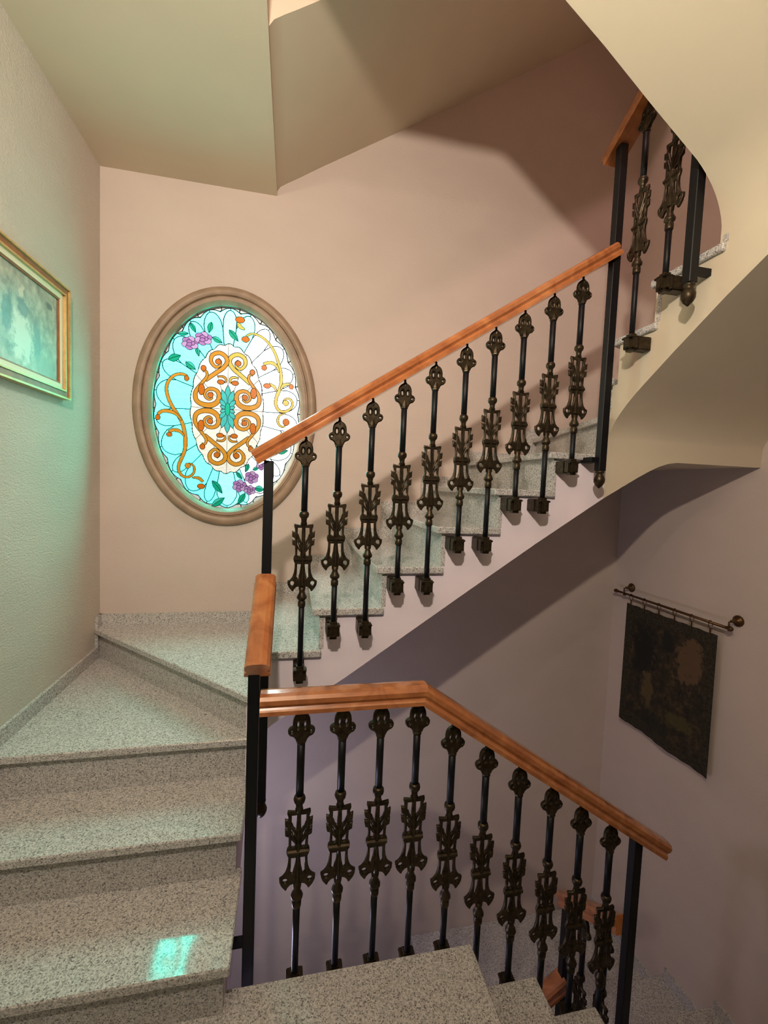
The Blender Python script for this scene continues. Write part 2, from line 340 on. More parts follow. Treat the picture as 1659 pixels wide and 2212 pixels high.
bot = [(XS, 1.548), (1.10, 1.33), (.757, 1.098), (.242, .745), (-.05, .565), (-.10, .52), (-.13, .46), (-.159, .30)]
prism('string', top+bot, 'y', YS, YB, M['string'], fb)
# right flight with its winders
fc = thing('stair_flight', 'upper granite flight on a cream plaster slab along the right wall', 'stairs')
tread([(1.37, YT), (XC, YT), (XC+.02, 1.86), (XR, 2.60), (XR, YB), (1.60, YB)], 11*R, fc)
tread([(XC, 1.815), (XC, 1.78), (XR, 2.18), (XR, YB), (XR-.12, YB)], 12*R, fc)
tread([(XC, 1.56), (XR, 1.56), (XR, 2.20), (XC, 1.80)], 13*R, fc)
tread([(XC, 1.29), (XR, 1.29), (XR, 1.602), (XC, 1.602)], 14*R, fc)
tread([(1.455, 1.06), (XR, 1.06), (XR, 1.335), (1.455, 1.335)], 15*R, fc)
riser((1.63, YB), (1.40, YS), 10*R, 11*R-.03, fc)
riser((XR, 2.70), (1.45, 1.83), 11*R, 12*R-.03, fc)
riser((XR, 2.15), (1.45, 1.775), 12*R, 13*R-.03, fc)
riser((XR, 1.572), (XS-.001, 1.572), 13*R, 14*R-.03, fc)
riser((XR, 1.305), (XS-.001, 1.305), 14*R, 15*R-.03, fc)
prism('landing_block', [(XS, 1.548), (1.62, 1.656), (1.68, 1.688), (1.73, 1.711), (1.78, 1.727), (1.83, 1.735), (1.90, 1.737), (XR, 1.737), (XR, 1.715+.03), (XS, 1.715+.03)], 'y', YS, YB, M['cream'], fc)
def bez(p0, p1, p2, n=10): return [tuple((1-t)**2*p0[q]+2*t*(1-t)*p1[q]+t*t*p2[q] for q in (0, 1)) for t in [i/n for i in range(n+1)]]
cb = [(1.88, 1.735), (YS, 1.735)] + bez((YS-.0005, 1.81), (1.802, 1.905), (1.62, 2.032), 12)[1:] + [(1.471, 2.134), (1.277, 2.262), (1.136, 2.345), (.36, 2.82)]
ct = [(.36, 3.2), (1.0, 3.1), (1.0, 2.595), (1.315, 2.595), (1.315, 2.42), (1.582, 2.42), (1.582, 2.245), (1.77, 2.245), (1.77, 2.07), (1.80, 2.07), (1.80, 1.95), (1.88, 1.95)]
prism('string', cb+ct, 'x', XS, XR, M['cream'], fc)
# the flight overhead that runs back to the left
fd = thing('stair_flight', 'smooth cream underside of the flight passing overhead at the upper right', 'stairs')
db = [(1.5, 2.46), (XS, 2.46)] + bez((XS-.0005, 2.47), (1.432, 2.605), (1.308, 2.708), 12)[1:] + [ (1.112, 2.847), (.927, 2.983), (.771, 3.089), (.62, 3.205), (.57, ZC)]
prism('soffit', db+[(.57, ZC+.22), (.75, ZC+.22), (1.5, 2.92)], 'y', .36, YD-.01, M['cream'], fd)
# upper back flight
fu = thing('stair_flight', 'shadowed underside of the upper flight rising above the oval window', 'stairs')
ub = [(-.132, ZC), (-.13, 3.262), (-.112, 3.290), (-.076, 3.315), (-.023, 3.348), (.136, 3.452), (.522, 3.694), (1.295, 4.19), (XR, 4.86)]
prism('soffit', ub+[(XR, 5.2), (-.132, 3.62)], 'y', YS, YB, M['cream'], fu)
# descending flight
fe = thing('stair_flight', 'granite steps dropping to the right from the landing', 'stairs')
DX = [.648, .907, 1.166]
for k in (1, 2):
    tread([(DX[k-1]-.05, .36), (DX[k], .36), (DX[k], YD), (DX[k-1]-.05, YD)], -k*R, fe)
    riser((DX[k-1]-.03, .36), (DX[k-1]-.03, YD-.021), -k*R, -(k-1)*R-.03, fe)
tread([(DX[2]-.05, .36), (1.50, .36), (XC, YD), (DX[2]-.05, YD)], -3*R, fe)
riser((DX[2]-.03, .36), (DX[2]-.03, YD-.021), -3*R, -2*R-.03, fe)
tread([(1.40, .36), (XR, .36), (XR, .62), (XC, YD-.02)], -4*R, fe)
tread([(XC, YD-.06), (XR, .55), (XR, 1.02), (XC, YD)], -5*R, fe)
st = [(.60, -.26), (.63, -.03-R), (DX[1]-.04, -.03-R), (DX[1]-.04, -.03-2*R), (DX[2]-.04, -.03-2*R), (DX[2]-.04, -.03-3*R), (1.44, -.03-3*R), (1.44, -1.0), (1.2, -.95), (.4, -.40), (.4, -.26)]
prism('string', st, 'y', .36, YD-.02, M['string'], fe)
# lower right flight going away and down
ff = thing('stair_flight', 'dark lower flight beneath the tapestry along the right wall', 'stairs')
for k, (a, b) in enumerate(((.98, 1.56), (1.51, 1.81), (1.76, 2.12), (2.07, YB))):
    z = -(6+k)*R; x0 = XC if k < 3 else .9
    tread([(x0, a), (XR, a), (XR, b), (x0, b)], z, ff)
    riser((XR, a+.02), (x0+.015, a+.02), z, z+R-.03, ff)
prism('string', [(.9, -1.08), (1.54, -1.08), (1.54, -1.255), (1.79, -1.255), (1.79, -1.43), (2.1, -1.43), (2.1, -1.605), (YB, -1.605), (YB, -1.9), (2.0, -1.9), (.9, -1.4)], 'x', XS, XR, M['string'], ff)

# ------------------------------------------------------------------ granite skirting
SK = .065
sl = structure(empty('baseboard_left'), 'granite skirting on the left wall')
def skl(y0, y1, z0, z1): box('skirting_piece', XL, XL+.015, y0, y1, z0, z1, M['granite'], sl)
skl(-.5, E1-.03, 0, SK); skl(E1-.03, E2-.03, 0, R+SK); skl(E2-.03, E3-.03, R, 2*R+SK); skl(E3-.03, 2.70, 2*R, 3*R+SK); skl(2.70, YB, 3*R, 4*R+SK)
sb = structure(empty('baseboard_back'), 'stepped granite skirting on the back wall')
xs = [XL, -.165, EX[1], EX[2], EX[3], EX[4], EX[5], 1.60, XR]
for i in range(8):
    k = 4+i; a = xs[i]-(.05 if i else 0)
    box('skirting_piece', a, xs[i+1]-(.05 if i < 7 else 0), YB-.015, YB, (k-1)*R if i else k*R, k*R+SK, M['granite'], sb)
sr = structure(empty('baseboard_right'), 'granite skirting on the right wall')
for a, b, k in ((.98, 1.54, -6), (1.50, 1.79, -7), (1.75, 2.10, -8), (2.06, YB, -9), (1.29, 1.602, 14), (1.56, 2.2, 13), (2.15, 2.65, 12)):
    box('skirting_piece', XR-.015, XR, a, b, k*R-.0, k*R+SK, M['granite'], sr)

# ------------------------------------------------------------------ railings
PROF_ = [(-.036, 0), (.036, 0), (.036, .013), (.032, .017), (.028, .022), (.031, .028), (.034, .032), (.034, .046), (.026, .055), (.012, .0585), (-.012, .0585), (-.026, .055), (-.034, .046), (-.034, .032), (-.031, .028), (-.028, .022), (-.032, .017), (-.036, .013)]
PROF = [(u*1.1, v) for u, v in PROF_]
def handrail(path, par, name='handrail'):
    P = [Vector(p) for p in path]; vs = []; fs = []; n = len(PROF)
    for i, p in enumerate(P):
        d0 = (P[i]-P[i-1]).normalized() if i else (P[1]-P[0]).normalized()
        d1 = (P[i+1]-P[i]).normalized() if i < len(P)-1 else d0
        d = (d0+d1).normalized(); k = 1/max(.3, d.dot(d0))
        side = d.cross(Vector((0, 0, 1))).normalized(); up = side.cross(d)
        vs += [p+side*u+up*v*k for u, v in PROF]
    for i in range(len(P)-1):
        fs += [(i*n+j, i*n+(j+1) % n, (i+1)*n+(j+1) % n, (i+1)*n+j) for j in range(n)]
    m = len(P)-1
    fs += [tuple(range(n))[::-1], tuple(m*n+j for j in range(n))]
    return mesh(name, vs, fs, M['wood'], par)
def mirror(L): return L + [(-x, z) for x, z in reversed(L)]
def ell(cx, cz, rx, rz, n=10): return [(cx+rx*math.cos(2*math.pi*i/n), cz+rz*math.sin(2*math.pi*i/n)) for i in range(n)]
def both(L): return [L, [(-x, z) for x, z in reversed(L)]]
HEAD = outline_mesh('finial_head', [mirror([(.005, -.013), (.006, -.017), (.013, -.019), (.0195, -.025), (.0240, -.034), (.0260, -.046), (.0255, -.056), (.029, -.060), (.036, -.063), (.0405, -.070), (.0395, -.079), (.034, -.086), (.026, -.089), (.019, -.095), (.0145, -.105)])]
                    + both(ell(.0108, -.053, .0056, .0112)) + both(ell(.0300, -.0735, .0062, .0054)), .004, .0045, M['bronze'])
b = bmesh.new(); b.from_mesh(HEAD)
add_lathe(b, [(.0045, 0), (.0045, -.012), (.010, -.020), (.010, -.028), (.0042, -.040), (.0042, -.066), (.009, -.082), (.013, -.098), (.014, -.104), (.0155, -.107), (.0155, -.112), (.013, -.115)], 8)
for s in (-1, 1):
    add_tube(b, [(s*.0108+s*.0088*math.cos(a), -.009, -.053+.0145*math.sin(a)) for a in [i*math.pi/5 for i in range(10)]], .0018, 4, True)
b.to_mesh(HEAD); b.free()
PANEL = outline_mesh('openwork_panel', [mirror([(.011, -.332), (.012, -.341), (.035, -.337), (.036, -.345), (.0325, -.355), (.0315, -.366), (.037, -.367), (.043, -.364), (.042, -.386), (.036, -.389), (.0315, -.391), (.0315, -.398), (.037, -.399), (.042, -.396), (.041, -.417), (.035, -.420), (.0305, -.422), (.0295, -.440), (.0295, -.458), (.034, -.464), (.0355, -.474), (.033, -.484), (.0295, -.490), (.0295, -.507), (.032, -.527), (.038, -.545), (.047, -.556), (.056, -.561), (.055, -.574), (.049, -.587), (.039, -.599), (.035, -.601), (.031, -.592), (.023, -.584), (.013, -.581), (.011, -.598)])]
    + both([(.0055, -.350), (.0235, -.350), (.0240, -.374), (.0180, -.392), (.0065, -.404)]) + both([(.0240, -.394), (.0240, -.418), (.0150, -.432), (.0115, -.414)])
    + both([(.0230, -.430), (.0230, -.460), (.0105, -.461), (.0085, -.448)]) + both([(.0060, -.493), (.0225, -.493), (.0225, -.522), (.0240, -.545), (.0155, -.552), (.0095, -.525)])
    + both(ell(.039, -.569, .0090, .0095)), .003, .0030, M['bronze'])
b = bmesh.new(); b.from_mesh(PANEL)
add_tube(b, [(0, -.004, -.335), (0, -.006, -.40), (0, -.006, -.46), (0, -.006, -.50), (0, -.006, -.58)], [.0050, .0042, .0070, .0044, .0085], 6)
for s in (-1, 1):
    add_tube(b, [(s*.0275, -.005, -.348), (s*.0270, -.005, -.46), (s*.0265, -.005, -.50), (s*.031, -.005, -.545), (s*.040, -.005, -.556)], .0026, 5)
    add_tube(b, [(s*.022, -.006, -.375), (s*.012, -.007, -.405), (s*.002, -.007, -.435)], .0024, 5)
    add_tube(b, [(s*.022, -.006, -.402), (s*.012, -.007, -.432), (s*.002, -.007, -.458)], .0024, 5)
add_tube(b, [(-.034, -.006, -.474), (.034, -.006, -.474)], .0072, 6)
b.to_mesh(PANEL); b.free()
def lathe_mesh(name, prof, m, seg=10):
    b = bmesh.new(); add_lathe(b, prof, seg); bmesh.ops.recalc_face_normals(b, faces=b.faces)
    me = bpy.data.meshes.new(name); b.to_mesh(me); b.free(); me.materials.append(m)
    for p in me.polygons: p.use_smooth = True
    return me
COL1 = lathe_mesh('upper_collar', [(.0125, -.286), (.0175, -.291), (.0195, -.299), (.0175, -.308), (.012, -.314), (.0105, -.325), (.012, -.340)], M['bronze'])
COL2 = lathe_mesh('lower_collar', [(.011, -.585), (.010, -.600), (.0135, -.612), (.0195, -.622), (.0195, -.630), (.013, -.637), (.012, -.640), (.0150, -.643), (.0150, -.660), (.0135, -.664)], M['bronze'])
SHAFT = lathe_mesh('upper_shaft', [(.0125, -.112), (.0122, -.20), (.0122, -.290)], M['black'])
def bracket_mesh(stub):
    b = bmesh.new()
    add_box(b, -.025, .025, -.025, .022, -.070, 0, .011)
    add_box(b, -.027, .027, -.027, .012, -.020, -.012, .003)
    add_box(b, -.012, .012, -.028, -.018, -.060, -.024, .004)
    add_box(b, -.026, .018, .018, stub, -.062, -.008, .003)
    bmesh.ops.recalc_face_normals(b, faces=b.faces)
    me = bpy.data.meshes.new('base_bracket'); b.to_mesh(me); b.free(); me.materials.append(M['bronze']); return me
BRK = bracket_mesh(.081)
BRKD = bracket_mesh(.064)
shafts = {}
def baluster(par, x, y, ztop, zbot, rz=0, brk=None, brz=None):
    L = round(ztop-zbot, 3)
    if L not in shafts: shafts[L] = lathe_mesh('lower_shaft', [(.0115, -.660), (.0108, -.75), (.0108, -L-.01)], M['black'])
    o = bpy.data.objects.new('baluster', None); o.empty_display_size = .05; link(o, par); o.location = (x, y, ztop); o.rotation_euler = (0, 0, rz)
    for n, me in (('finial_head', HEAD), ('upper_shaft', SHAFT), ('upper_collar', COL1), ('openwork_panel', PANEL), ('lower_collar', COL2), ('lower_shaft', shafts[L])): reuse(n, me, o)
    reuse('base_bracket', brk or BRK, o, (0, 0, -L), (brz-rz) if brz is not None else 0)
FIN = lathe_mesh('drop_finial', [(.012, .004), (.019, 0), (.019, -.008), (.013, -.014), (.018, -.022), (.024, -.036), (.023, -.050), (.016, -.064), (.006, -.074), (.002, -.078)], M['bronze'], 12)
def post(par, x, y, z0, z1, arm=None, h=.0175):
    o = box('post', x-h, x+h, y-h, y+h, z0, z1, M['black'], par, .002)
    reuse('drop_finial', FIN, o, (x, y, z0))
    if arm:
        x0, x1, y0, y1, za = arm
        box('wall_arm', min(x0, x1), max(x0, x1), min(y0, y1), max(y0, y1), za-.012, za+.012, M['black'], o)
    return o
YBAL, YDB, XCB = 1.731, 1.362, 1.352
# short sloped railing beside the left flight
ra = thing('stair_railing', 'short sloping wooden handrail between two black posts beside the left steps', 'railing')
handrail([(-.090, 1.375, .962), (-.088, 1.722, 1.169)], ra)
post(ra, -.100, 1.388, -.26, .985, (-.10, XA-.02, 1.378, 1.398, .075))
post(ra, -.088, YBAL, .30, 1.645, (-.095, -.075, YBAL, YS, .62))
# back railing
rb = thing('stair_railing', 'long rising balustrade of ten bronze and black balusters in front of the oval window', 'railing')
zr = lambda x: 1.741+.653*(x-.046)
handrail([(-.125, YBAL, zr(-.125)), (1.36, YBAL, zr(1.36))], rb)
for x, k in ((.049, 5), (.176, 6), (.305, 6), (.432, 7), (.558, 7), (.687, 8), (.811, 8), (.938, 9), (1.069, 9), (1.20, 10)):
    baluster(rb, x, YBAL, zr(x), k*R-.032)
post(rb, 1.345, YBAL, 1.672, 3.06, (1.345, 1.30, YBAL, YS, 1.72))
# right railing
rc = thing('stair_railing', 'steep upper railing on the right with two balusters half hidden by the soffit', 'railing')
zc = lambda y: 3.02+.60*(1.80-y)
handrail([(XCB, 1.80, zc(1.80)), (XCB, 1.20, zc(1.20))], rc)
for y, k in ((1.605, 13), (1.455, 14)):
    baluster(rc, XCB, y, zc(y), k*R-.045, -math.pi/2)
post(rc, 1.358, 1.352, 2.325, 3.27, (1.358, XS, 1.34, 1.36, 2.37))
# landing railing
rd = thing('stair_railing', 'balustrade along the landing edge bending down to the right with ten balusters', 'railing')
zd = lambda x: .859 if x < .437 else .859-.677*(x-.437)
handrail([(-.078, YDB, .859), (.437, YDB, .859), (1.435, YDB, zd(1.435))], rd)
for x, k in ((.050, 0), (.181, 0), (.307, 0), (.432, 0), (.561, 0), (.690, 1), (.821, 1), (.955, 2), (1.083, 2), (1.215, 3)):
    baluster(rd, x, YDB, zd(x), -k*R-.032, 0, BRKD, math.pi)
post(rd, 1.335, YDB+.005, -.95, zd(1.335)+.005, (1.325, 1.345, YD-.02, YDB, -.62))
# lower railing
re_ = thing('stair_railing', 'dim lower railing seen behind the descending balusters', 'railing')
ze = lambda y: -.16-.66*(y-1.38)
handrail([(1.335, 1.385, ze(1.385)), (1.335, 1.745, ze(1.745))], re_)
for y, k in ((1.48, 6), (1.61, 7)): baluster(re_, 1.335, y, ze(y), -k*R-.06, -math.pi/2)
post(re_, 1.335, YBAL, -1.35, ze(YBAL)+.01)
zf = lambda x: -.80+.66*(x-1.33)
handrail([(1.36, YBAL, zf(1.36)), (.70, YBAL, zf(.70))], re_)
for x in (1.20, 1.07): baluster(re_, x, YBAL, zf(x), zf(x)-.80)

# ------------------------------------------------------------------ oval stained glass window
YG = YB+.03
win = structure(empty('window_1'), 'oval stained glass window of scrolls and flowers in a moulded wooden frame')
def oval_frame():
    prof = [(-.012, .05), (-.012, .004), (.0, -.012), (.008, -.020), (.024, -.022), (.027, -.014), (.033, -.014), (.038, -.028), (.050, -.034), (.068, -.035), (.080, -.028), (.087, -.014), (.088, 0), (.088, .002)]
    vs = []; fs = []; n = 96; k = len(prof)
    for i in range(n):
        a = 2*math.pi*i/n
        for rho, d in prof: vs.append((WX+(WA+rho)*math.cos(a), YB+d, WZ+(WB+rho)*math.sin(a)))
    for i in range(n):
        j = (i+1) % n
        fs += [(i*k+q, i*k+q+1, j*k+q+1, j*k+q) for q in range(k-1)]
    o = mesh('window_frame', vs, fs, M['oak'], win, True); o.data.set_sharp_from_angle(angle=math.radians(35)); return o
oval_frame()
LEAD = bmesh.new()
SHAPES = []                                   # name, glass, list of 2-D faces; later shapes lie over earlier ones
def pane(name, poly, depth, g, r=0): SHAPES.append((name, g, [poly]))
NS = 22
def med(t): k = 1+.035*abs(math.sin(t*11+.3)); return MC[0]+.203*k*math.cos(t), MC[1]+.372*k*math.sin(t)
def rim(t): k = .935+.035*abs(math.sin(t*11)); return WA*k*math.cos(t), WB*k*math.sin(t)
def edge(t): return (WA-.002)*math.cos(t), (WB-.002)*math.sin(t)
def mixp(t, f):
    a, b = med(t), rim(t); return a[0]+(b[0]-a[0])*f, a[1]+(b[1]-a[1])*f
TH = [2*math.pi*i/NS+.08*math.sin(3.1*i) for i in range(NS)]+[2*math.pi]
def petal(i):
    a, b = TH[i], TH[i+1]
    top = [(a+(b-a)*s/12, .50+.44*math.sqrt(max(0, 1-(2*s/12-1)**2))) for s in range(13)]
    return a, b, top
def sky_tone(u): return 'aqua' if u < -.06 else ('aqua2' if u < .12 else 'pale')  # brighter sky behind the right side is put into the glass colour
for i in range(NS):
    a, b, top = petal(i); mid = (a+b)/2
    poly = [med(b+(a-b)*s/8) for s in range(9)] + [mixp(t, f) for t, f in top]
    pane('glass_pane', poly, 0, sky_tone(mixp(mid, .5)[0]))
    a2, b2, top2 = petal((i+1) % NS)
    nx = 2*math.pi if i == NS-1 else 0
    sp = [mixp(t, f) for t, f in top[6:]] + [mixp(t+nx, f) for t, f in top2[1:7]]
    t0, t1 = mid, (a2+b2)/2+nx
    sp += [rim(t1+(t0-t1)*s/10) for s in range(11)]
    pane('glass_pane', sp, 0, sky_tone(mixp(b, .8)[0]))
    pane('glass_pane', [rim(a+(b-a)*s/10) for s in range(11)]+[edge(b+(a-b)*s/10) for s in range(11)], 0, 'rim')
for i in range(12):
    a, b = 2*math.pi*i/12, 2*math.pi*(i+1)/12
    pane('glass_pane', [MC]+[med(a+(b-a)*s/10) for s in range(11)], 0, 'milk', .0011)
def ribbon(pts, wa, wb, wc, g, depth):
    P = catmull(pts, 5); n = len(P); L, Rr = [], []
    for i, p in enumerate(P):
        q0, q1 = P[max(i-1, 0)], P[min(i+1, n-1)]
        d = Vector((q1[0]-q0[0], q1[1]-q0[1])); d = d.normalized() if d.length > 1e-9 else Vector((1, 0))
        t = i/(n-1); w = (wa+(wb-wa)*t*2 if t < .5 else wb+(wc-wb)*(t-.5)*2)*.5
        L.append((p[0]-d.y*w, p[1]+d.x*w)); Rr.append((p[0]+d.y*w, p[1]-d.x*w))
    SHAPES.append(('scroll_pane', g, [[L[k], L[k+1], Rr[k+1], Rr[k]] for k in range(n-1)]))
def oval(c, rx, ry, n=14): return [(c[0]+rx*math.cos(2*math.pi*i/n), c[1]+ry*math.sin(2*math.pi*i/n)) for i in range(n)]
for i, (p, a, b_, c, g) in enumerate(RIB): ribbon(p, a, b_, c, g, .003+.0002*i)
for c, rx, ry, g in BLOB: pane('scroll_tip', oval(c, rx, ry), .006, g, .0017)
for sx in (1, -1):
    for sz in (1, -1):
        for q, (p, a, b_, c, g) in enumerate(QRIB):
            ribbon([(MC[0]+sx*u, MC[1]+sz*v) for u, v in p], a, b_, c, 'yellow' if (sx > 0 and sz > 0 and q != 1) else g, .003+.0004*q)
        for (u, v), rx, ry, g in QBLOB:
            pane('scroll_tip', oval((MC[0]+sx*u, MC[1]+sz*v), rx, ry), .006, g, .0017)
def leaf(a, b, w, g):
    A, B = Vector(a), Vector(b); d = B-A; nrm = Vector((-d.y, d.x)).normalized()
    up = [A+d*t+nrm*(w*.5*math.sin(math.pi*t**.85)) for t in [i/8 for i in range(9)]]
    dn = [A+d*t-nrm*(w*.5*math.sin(math.pi*t**.85)) for t in [i/8 for i in range(9)]]
    mid = [A+d*t+nrm*(w*.06*math.sin(math.pi*t)) for t in [i/8 for i in range(9)]]
    pane('leaf_pane', [tuple(p) for p in up]+[tuple(p) for p in mid[-2:0:-1]], .004, 'leaf2' if g else 'leaf', .0015)
    pane('leaf_pane', [tuple(p) for p in mid]+[tuple(p) for p in dn[-2:0:-1]], .004, 'leaf', .0015)
for i, (a, b_, w) in enumerate(LEAF): leaf(a, b_, w, i % 2)
for c, rx, ry in FLOW:
    for k in range(6):
        t = k*math.pi/3+.4
        pane('flower_petal', oval((c[0]+rx*.58*math.cos(t), c[1]+ry*.58*math.sin(t)), rx*.44, ry*.44, 12), .004+.0002*k, 'pink2' if k % 2 else 'pink', .0014)
    for k in range(3):
        t = k*math.pi*2/3
        pane('flower_petal', oval((c[0]+rx*.22*math.cos(t), c[1]+ry*.22*math.sin(t)), rx*.30, ry*.30, 10), .0065+.0002*k, 'pink', .0014)
for k, (deg, ln, wd) in enumerate([(0, .142, .034), (20, .120, .032), (-20, .120, .032), (45, .078, .028), (-45, .078, .028), (72, .056, .024), (-72, .056, .024), (180, .142, .034), (160, .120, .032), (-160, .120, .032), (135, .078, .028), (-135, .078, .028), (108, .056, .024), (-108, .056, .024)]):
    t = math.radians(deg); d = Vector((math.sin(t)*.8, math.cos(t))); nrm = Vector((-d.y, d.x))
    pts = []
    for s in range(15):
        f = s/14; w = wd*.5*math.sin(math.pi*min(1, f**1.5)) ; pts.append((f, w))
    up = [Vector(MC)+d*ln*f+nrm*w for f, w in pts]; dn = [Vector(MC)+d*ln*f-nrm*w for f, w in pts]
    pane('rosette_petal', [tuple(p) for p in up]+[tuple(p) for p in dn[-2:0:-1]], .0075+.0002*k, 'teal', .0014)
pane('rosette_core', oval(MC, .014, .038), .012, 'green', .0016)
def cut_panes():
    """cut the drawing into abutting sheets: every spot belongs to the shape drawn last"""
    from mathutils.geometry import delaunay_2d_cdt
    V = []; E = []; tests = []
    for s, (_, _, polys) in enumerate(SHAPES):
        for P in polys:
            k = len(V); V += [Vector(p) for p in P]; E += [(k+i, k+(i+1) % len(P)) for i in range(len(P))]
            tests.append((s, min(p[0] for p in P), max(p[0] for p in P), min(p[1] for p in P), max(p[1] for p in P), P))
    tests.reverse()
    ov, oe, of, _, _, _ = delaunay_2d_cdt(V, E, [], 0, 1e-5, False)
    def inside(x, y, P):
        c = False; x0, y0 = P[-1]
        for x1, y1 in P:
            if (y1 > y) != (y0 > y) and x < (x0-x1)*(y-y1)/(y0-y1)+x1: c = not c
            x0, y0 = x1, y1
        return c
    tri = {}
    for f in of:
        x = sum(ov[v].x for v in f)/3; y = sum(ov[v].y for v in f)/3
        for s, a, c, d, e, P in tests:
            if a <= x <= c and d <= y <= e and inside(x, y, P): tri.setdefault(s, []).append(f); break
    own = {}
    for s, T in tri.items():
        for f in T:
            for a, c in zip(f, list(f[1:])+[f[0]]): own.setdefault((min(a, c), max(a, c)), []).append(s)
    ground = ('aqua', 'aqua2', 'pale', 'rim')
    for (a, c), o in own.items():
        if len(o) == 2 and o[0] == o[1]: continue
        k = [SHAPES[s][1] for s in o]
        r = .0027 if all(x in ground for x in k) else (.0011 if all(x == 'milk' for x in k) else (.0016 if any(x in ground+('milk',) for x in k) else .0013))
        add_tube(LEAD, [(WX+ov[a].x, YG-.003, WZ+ov[a].y), (WX+ov[c].x, YG-.003, WZ+ov[c].y)], r, 4)
    for s, T in sorted(tri.items()):
        name, g, _ = SHAPES[s]; idx = {}; vs = []; fs = []
        for f in T:
            for v in f:
                if v not in idx: idx[v] = len(idx)
        n = len(idx); keys = list(idx)
        vs = [(WX+ov[v].x, YG-.002, WZ+ov[v].y) for v in keys] + [(WX+ov[v].x, YG+.002, WZ+ov[v].y) for v in keys]
        edges = {}
        for f in T:
            q = [idx[v] for v in f]; fs += [tuple(q), tuple(n+v for v in reversed(q))]
            for a, c in zip(q, q[1:]+q[:1]): edges[(a, c)] = 1
        fs += [(a, c, n+c, n+a) for a, c in edges if (c, a) not in edges]
        mesh(name, vs, fs, GL[g], win)
cut_panes()
from_bm('lead_came', LEAD, M['lead'], win)

# ------------------------------------------------------------------ framed picture on the left wall
def paint(name, base, spots, rough=.4, scale=9):
    m, nt, b = mat(name); v = position(nt)
    n = N(nt, 'ShaderNodeTexNoise', i_Scale=scale*2.2, i_Detail=6.0, i_Roughness=.65); nt.links.new(v, n.inputs['Vector'])
    r = ramp(nt, base); nt.links.new(n.outputs['Fac'], r.inputs['Fac']); cur = r.outputs['Color']
    wv = N(nt, 'ShaderNodeTexNoise', i_Scale=scale*2.4, i_Detail=7.0, i_Roughness=.62); nt.links.new(v, wv.inputs['Vector'])
    for loc, size, col, amt in spots:
        ma = nt.nodes.new('ShaderNodeVectorMath'); ma.operation = 'SUBTRACT'; nt.links.new(v, ma.inputs[0]); ma.inputs[1].default_value = loc
        mb = nt.nodes.new('ShaderNodeVectorMath'); mb.operation = 'DIVIDE'; nt.links.new(ma.outputs[0], mb.inputs[0]); mb.inputs[1].default_value = size
        ml = nt.nodes.new('ShaderNodeVectorMath'); ml.operation = 'LENGTH'; nt.links.new(mb.outputs[0], ml.inputs[0])
        ad = N(nt, 'ShaderNodeMath', operation='ADD'); nt.links.new(ml.outputs['Value'], ad.inputs[0])
        sc = N(nt, 'ShaderNodeMath', operation='MULTIPLY_ADD'); nt.links.new(wv.outputs['Fac'], sc.inputs[0]); sc.inputs[1].default_value = 2.6; sc.inputs[2].default_value = -1.3
        nt.links.new(sc.outputs[0], ad.inputs[1])
        rr = ramp(nt, [(.68, (amt, amt, amt, 1)), (1.0, (0, 0, 0, 1))]); nt.links.new(ad.outputs[0], rr.inputs['Fac'])
        mx = N(nt, 'ShaderNodeMix', data_type='RGBA'); nt.links.new(rr.outputs['Color'], mx.inputs['Factor'])
        nt.links.new(cur, mx.inputs['A']); mx.inputs['B'].default_value = lin(*col); cur = mx.outputs['Result']
    nt.links.new(cur, b.inputs['Base Color']); b.inputs['Roughness'].default_value = rough
    return m
PY0, PY1, PZ0, PZ1 = 1.56, 2.362, 1.908, 2.415
pic = thing('framed_picture', 'sepia picture in a gilt and cream frame cropped by the left edge', 'picture')
M['print'] = paint('faded_picture_print', [(.3, lin(120, 118, 104)), (.5, lin(160, 156, 138)), (.72, lin(196, 190, 168))],
    [((XL, 2.02, 2.10), (.1, .085, .125), (212, 206, 188), .9), ((XL, 2.02, 2.265), (.1, .026, .028), (206, 190, 168), 1), ((XL, 2.03, 2.21), (.1, .05, .045), (96, 100, 100), .8),
     ((XL, 1.93, 2.17), (.1, .04, .09), (88, 92, 94), .7), ((XL, 2.13, 2.12), (.1, .03, .10), (112, 116, 112), .8), ((XL, 2.22, 2.29), (.1, .035, .02), (92, 96, 94), .9), ((XL, 2.2, 2.03), (.1, .09, .05), (150, 146, 128), .8)], .35)
def bars(name, o, w, d, m, inset):
    y0, y1, z0, z1 = PY0+inset, PY1-inset, PZ0+inset, PZ1-inset
    for poly in ([(y0, z0), (y1, z0), (y1-w, z0+w), (y0+w, z0+w)], [(y1, z0), (y1, z1), (y1-w, z1-w), (y1-w, z0+w)],
                 [(y1, z1), (y0, z1), (y0+w, z1-w), (y1-w, z1-w)], [(y0, z1), (y0, z0), (y0+w, z0+w), (y0+w, z1-w)]):
        prism(name, poly, 'x', XL+.002, XL+d, m, o)
bars('frame_edge', pic, .008, .034, M['gold'], 0)
bars('frame_bar', pic, .026, .026, M['brown_frame'], .008)
bars('frame_bead', pic, .006, .031, M['gold'], .034)
bars('frame_liner', pic, .024, .020, M['cream_frame'], .040)
bars('inner_lip', pic, .008, .016, M['brown_frame'], .064)
box('picture_print', XL+.002, XL+.010, PY0+.07, PY1-.07, PZ0+.07, PZ1-.07, M['print'], pic)

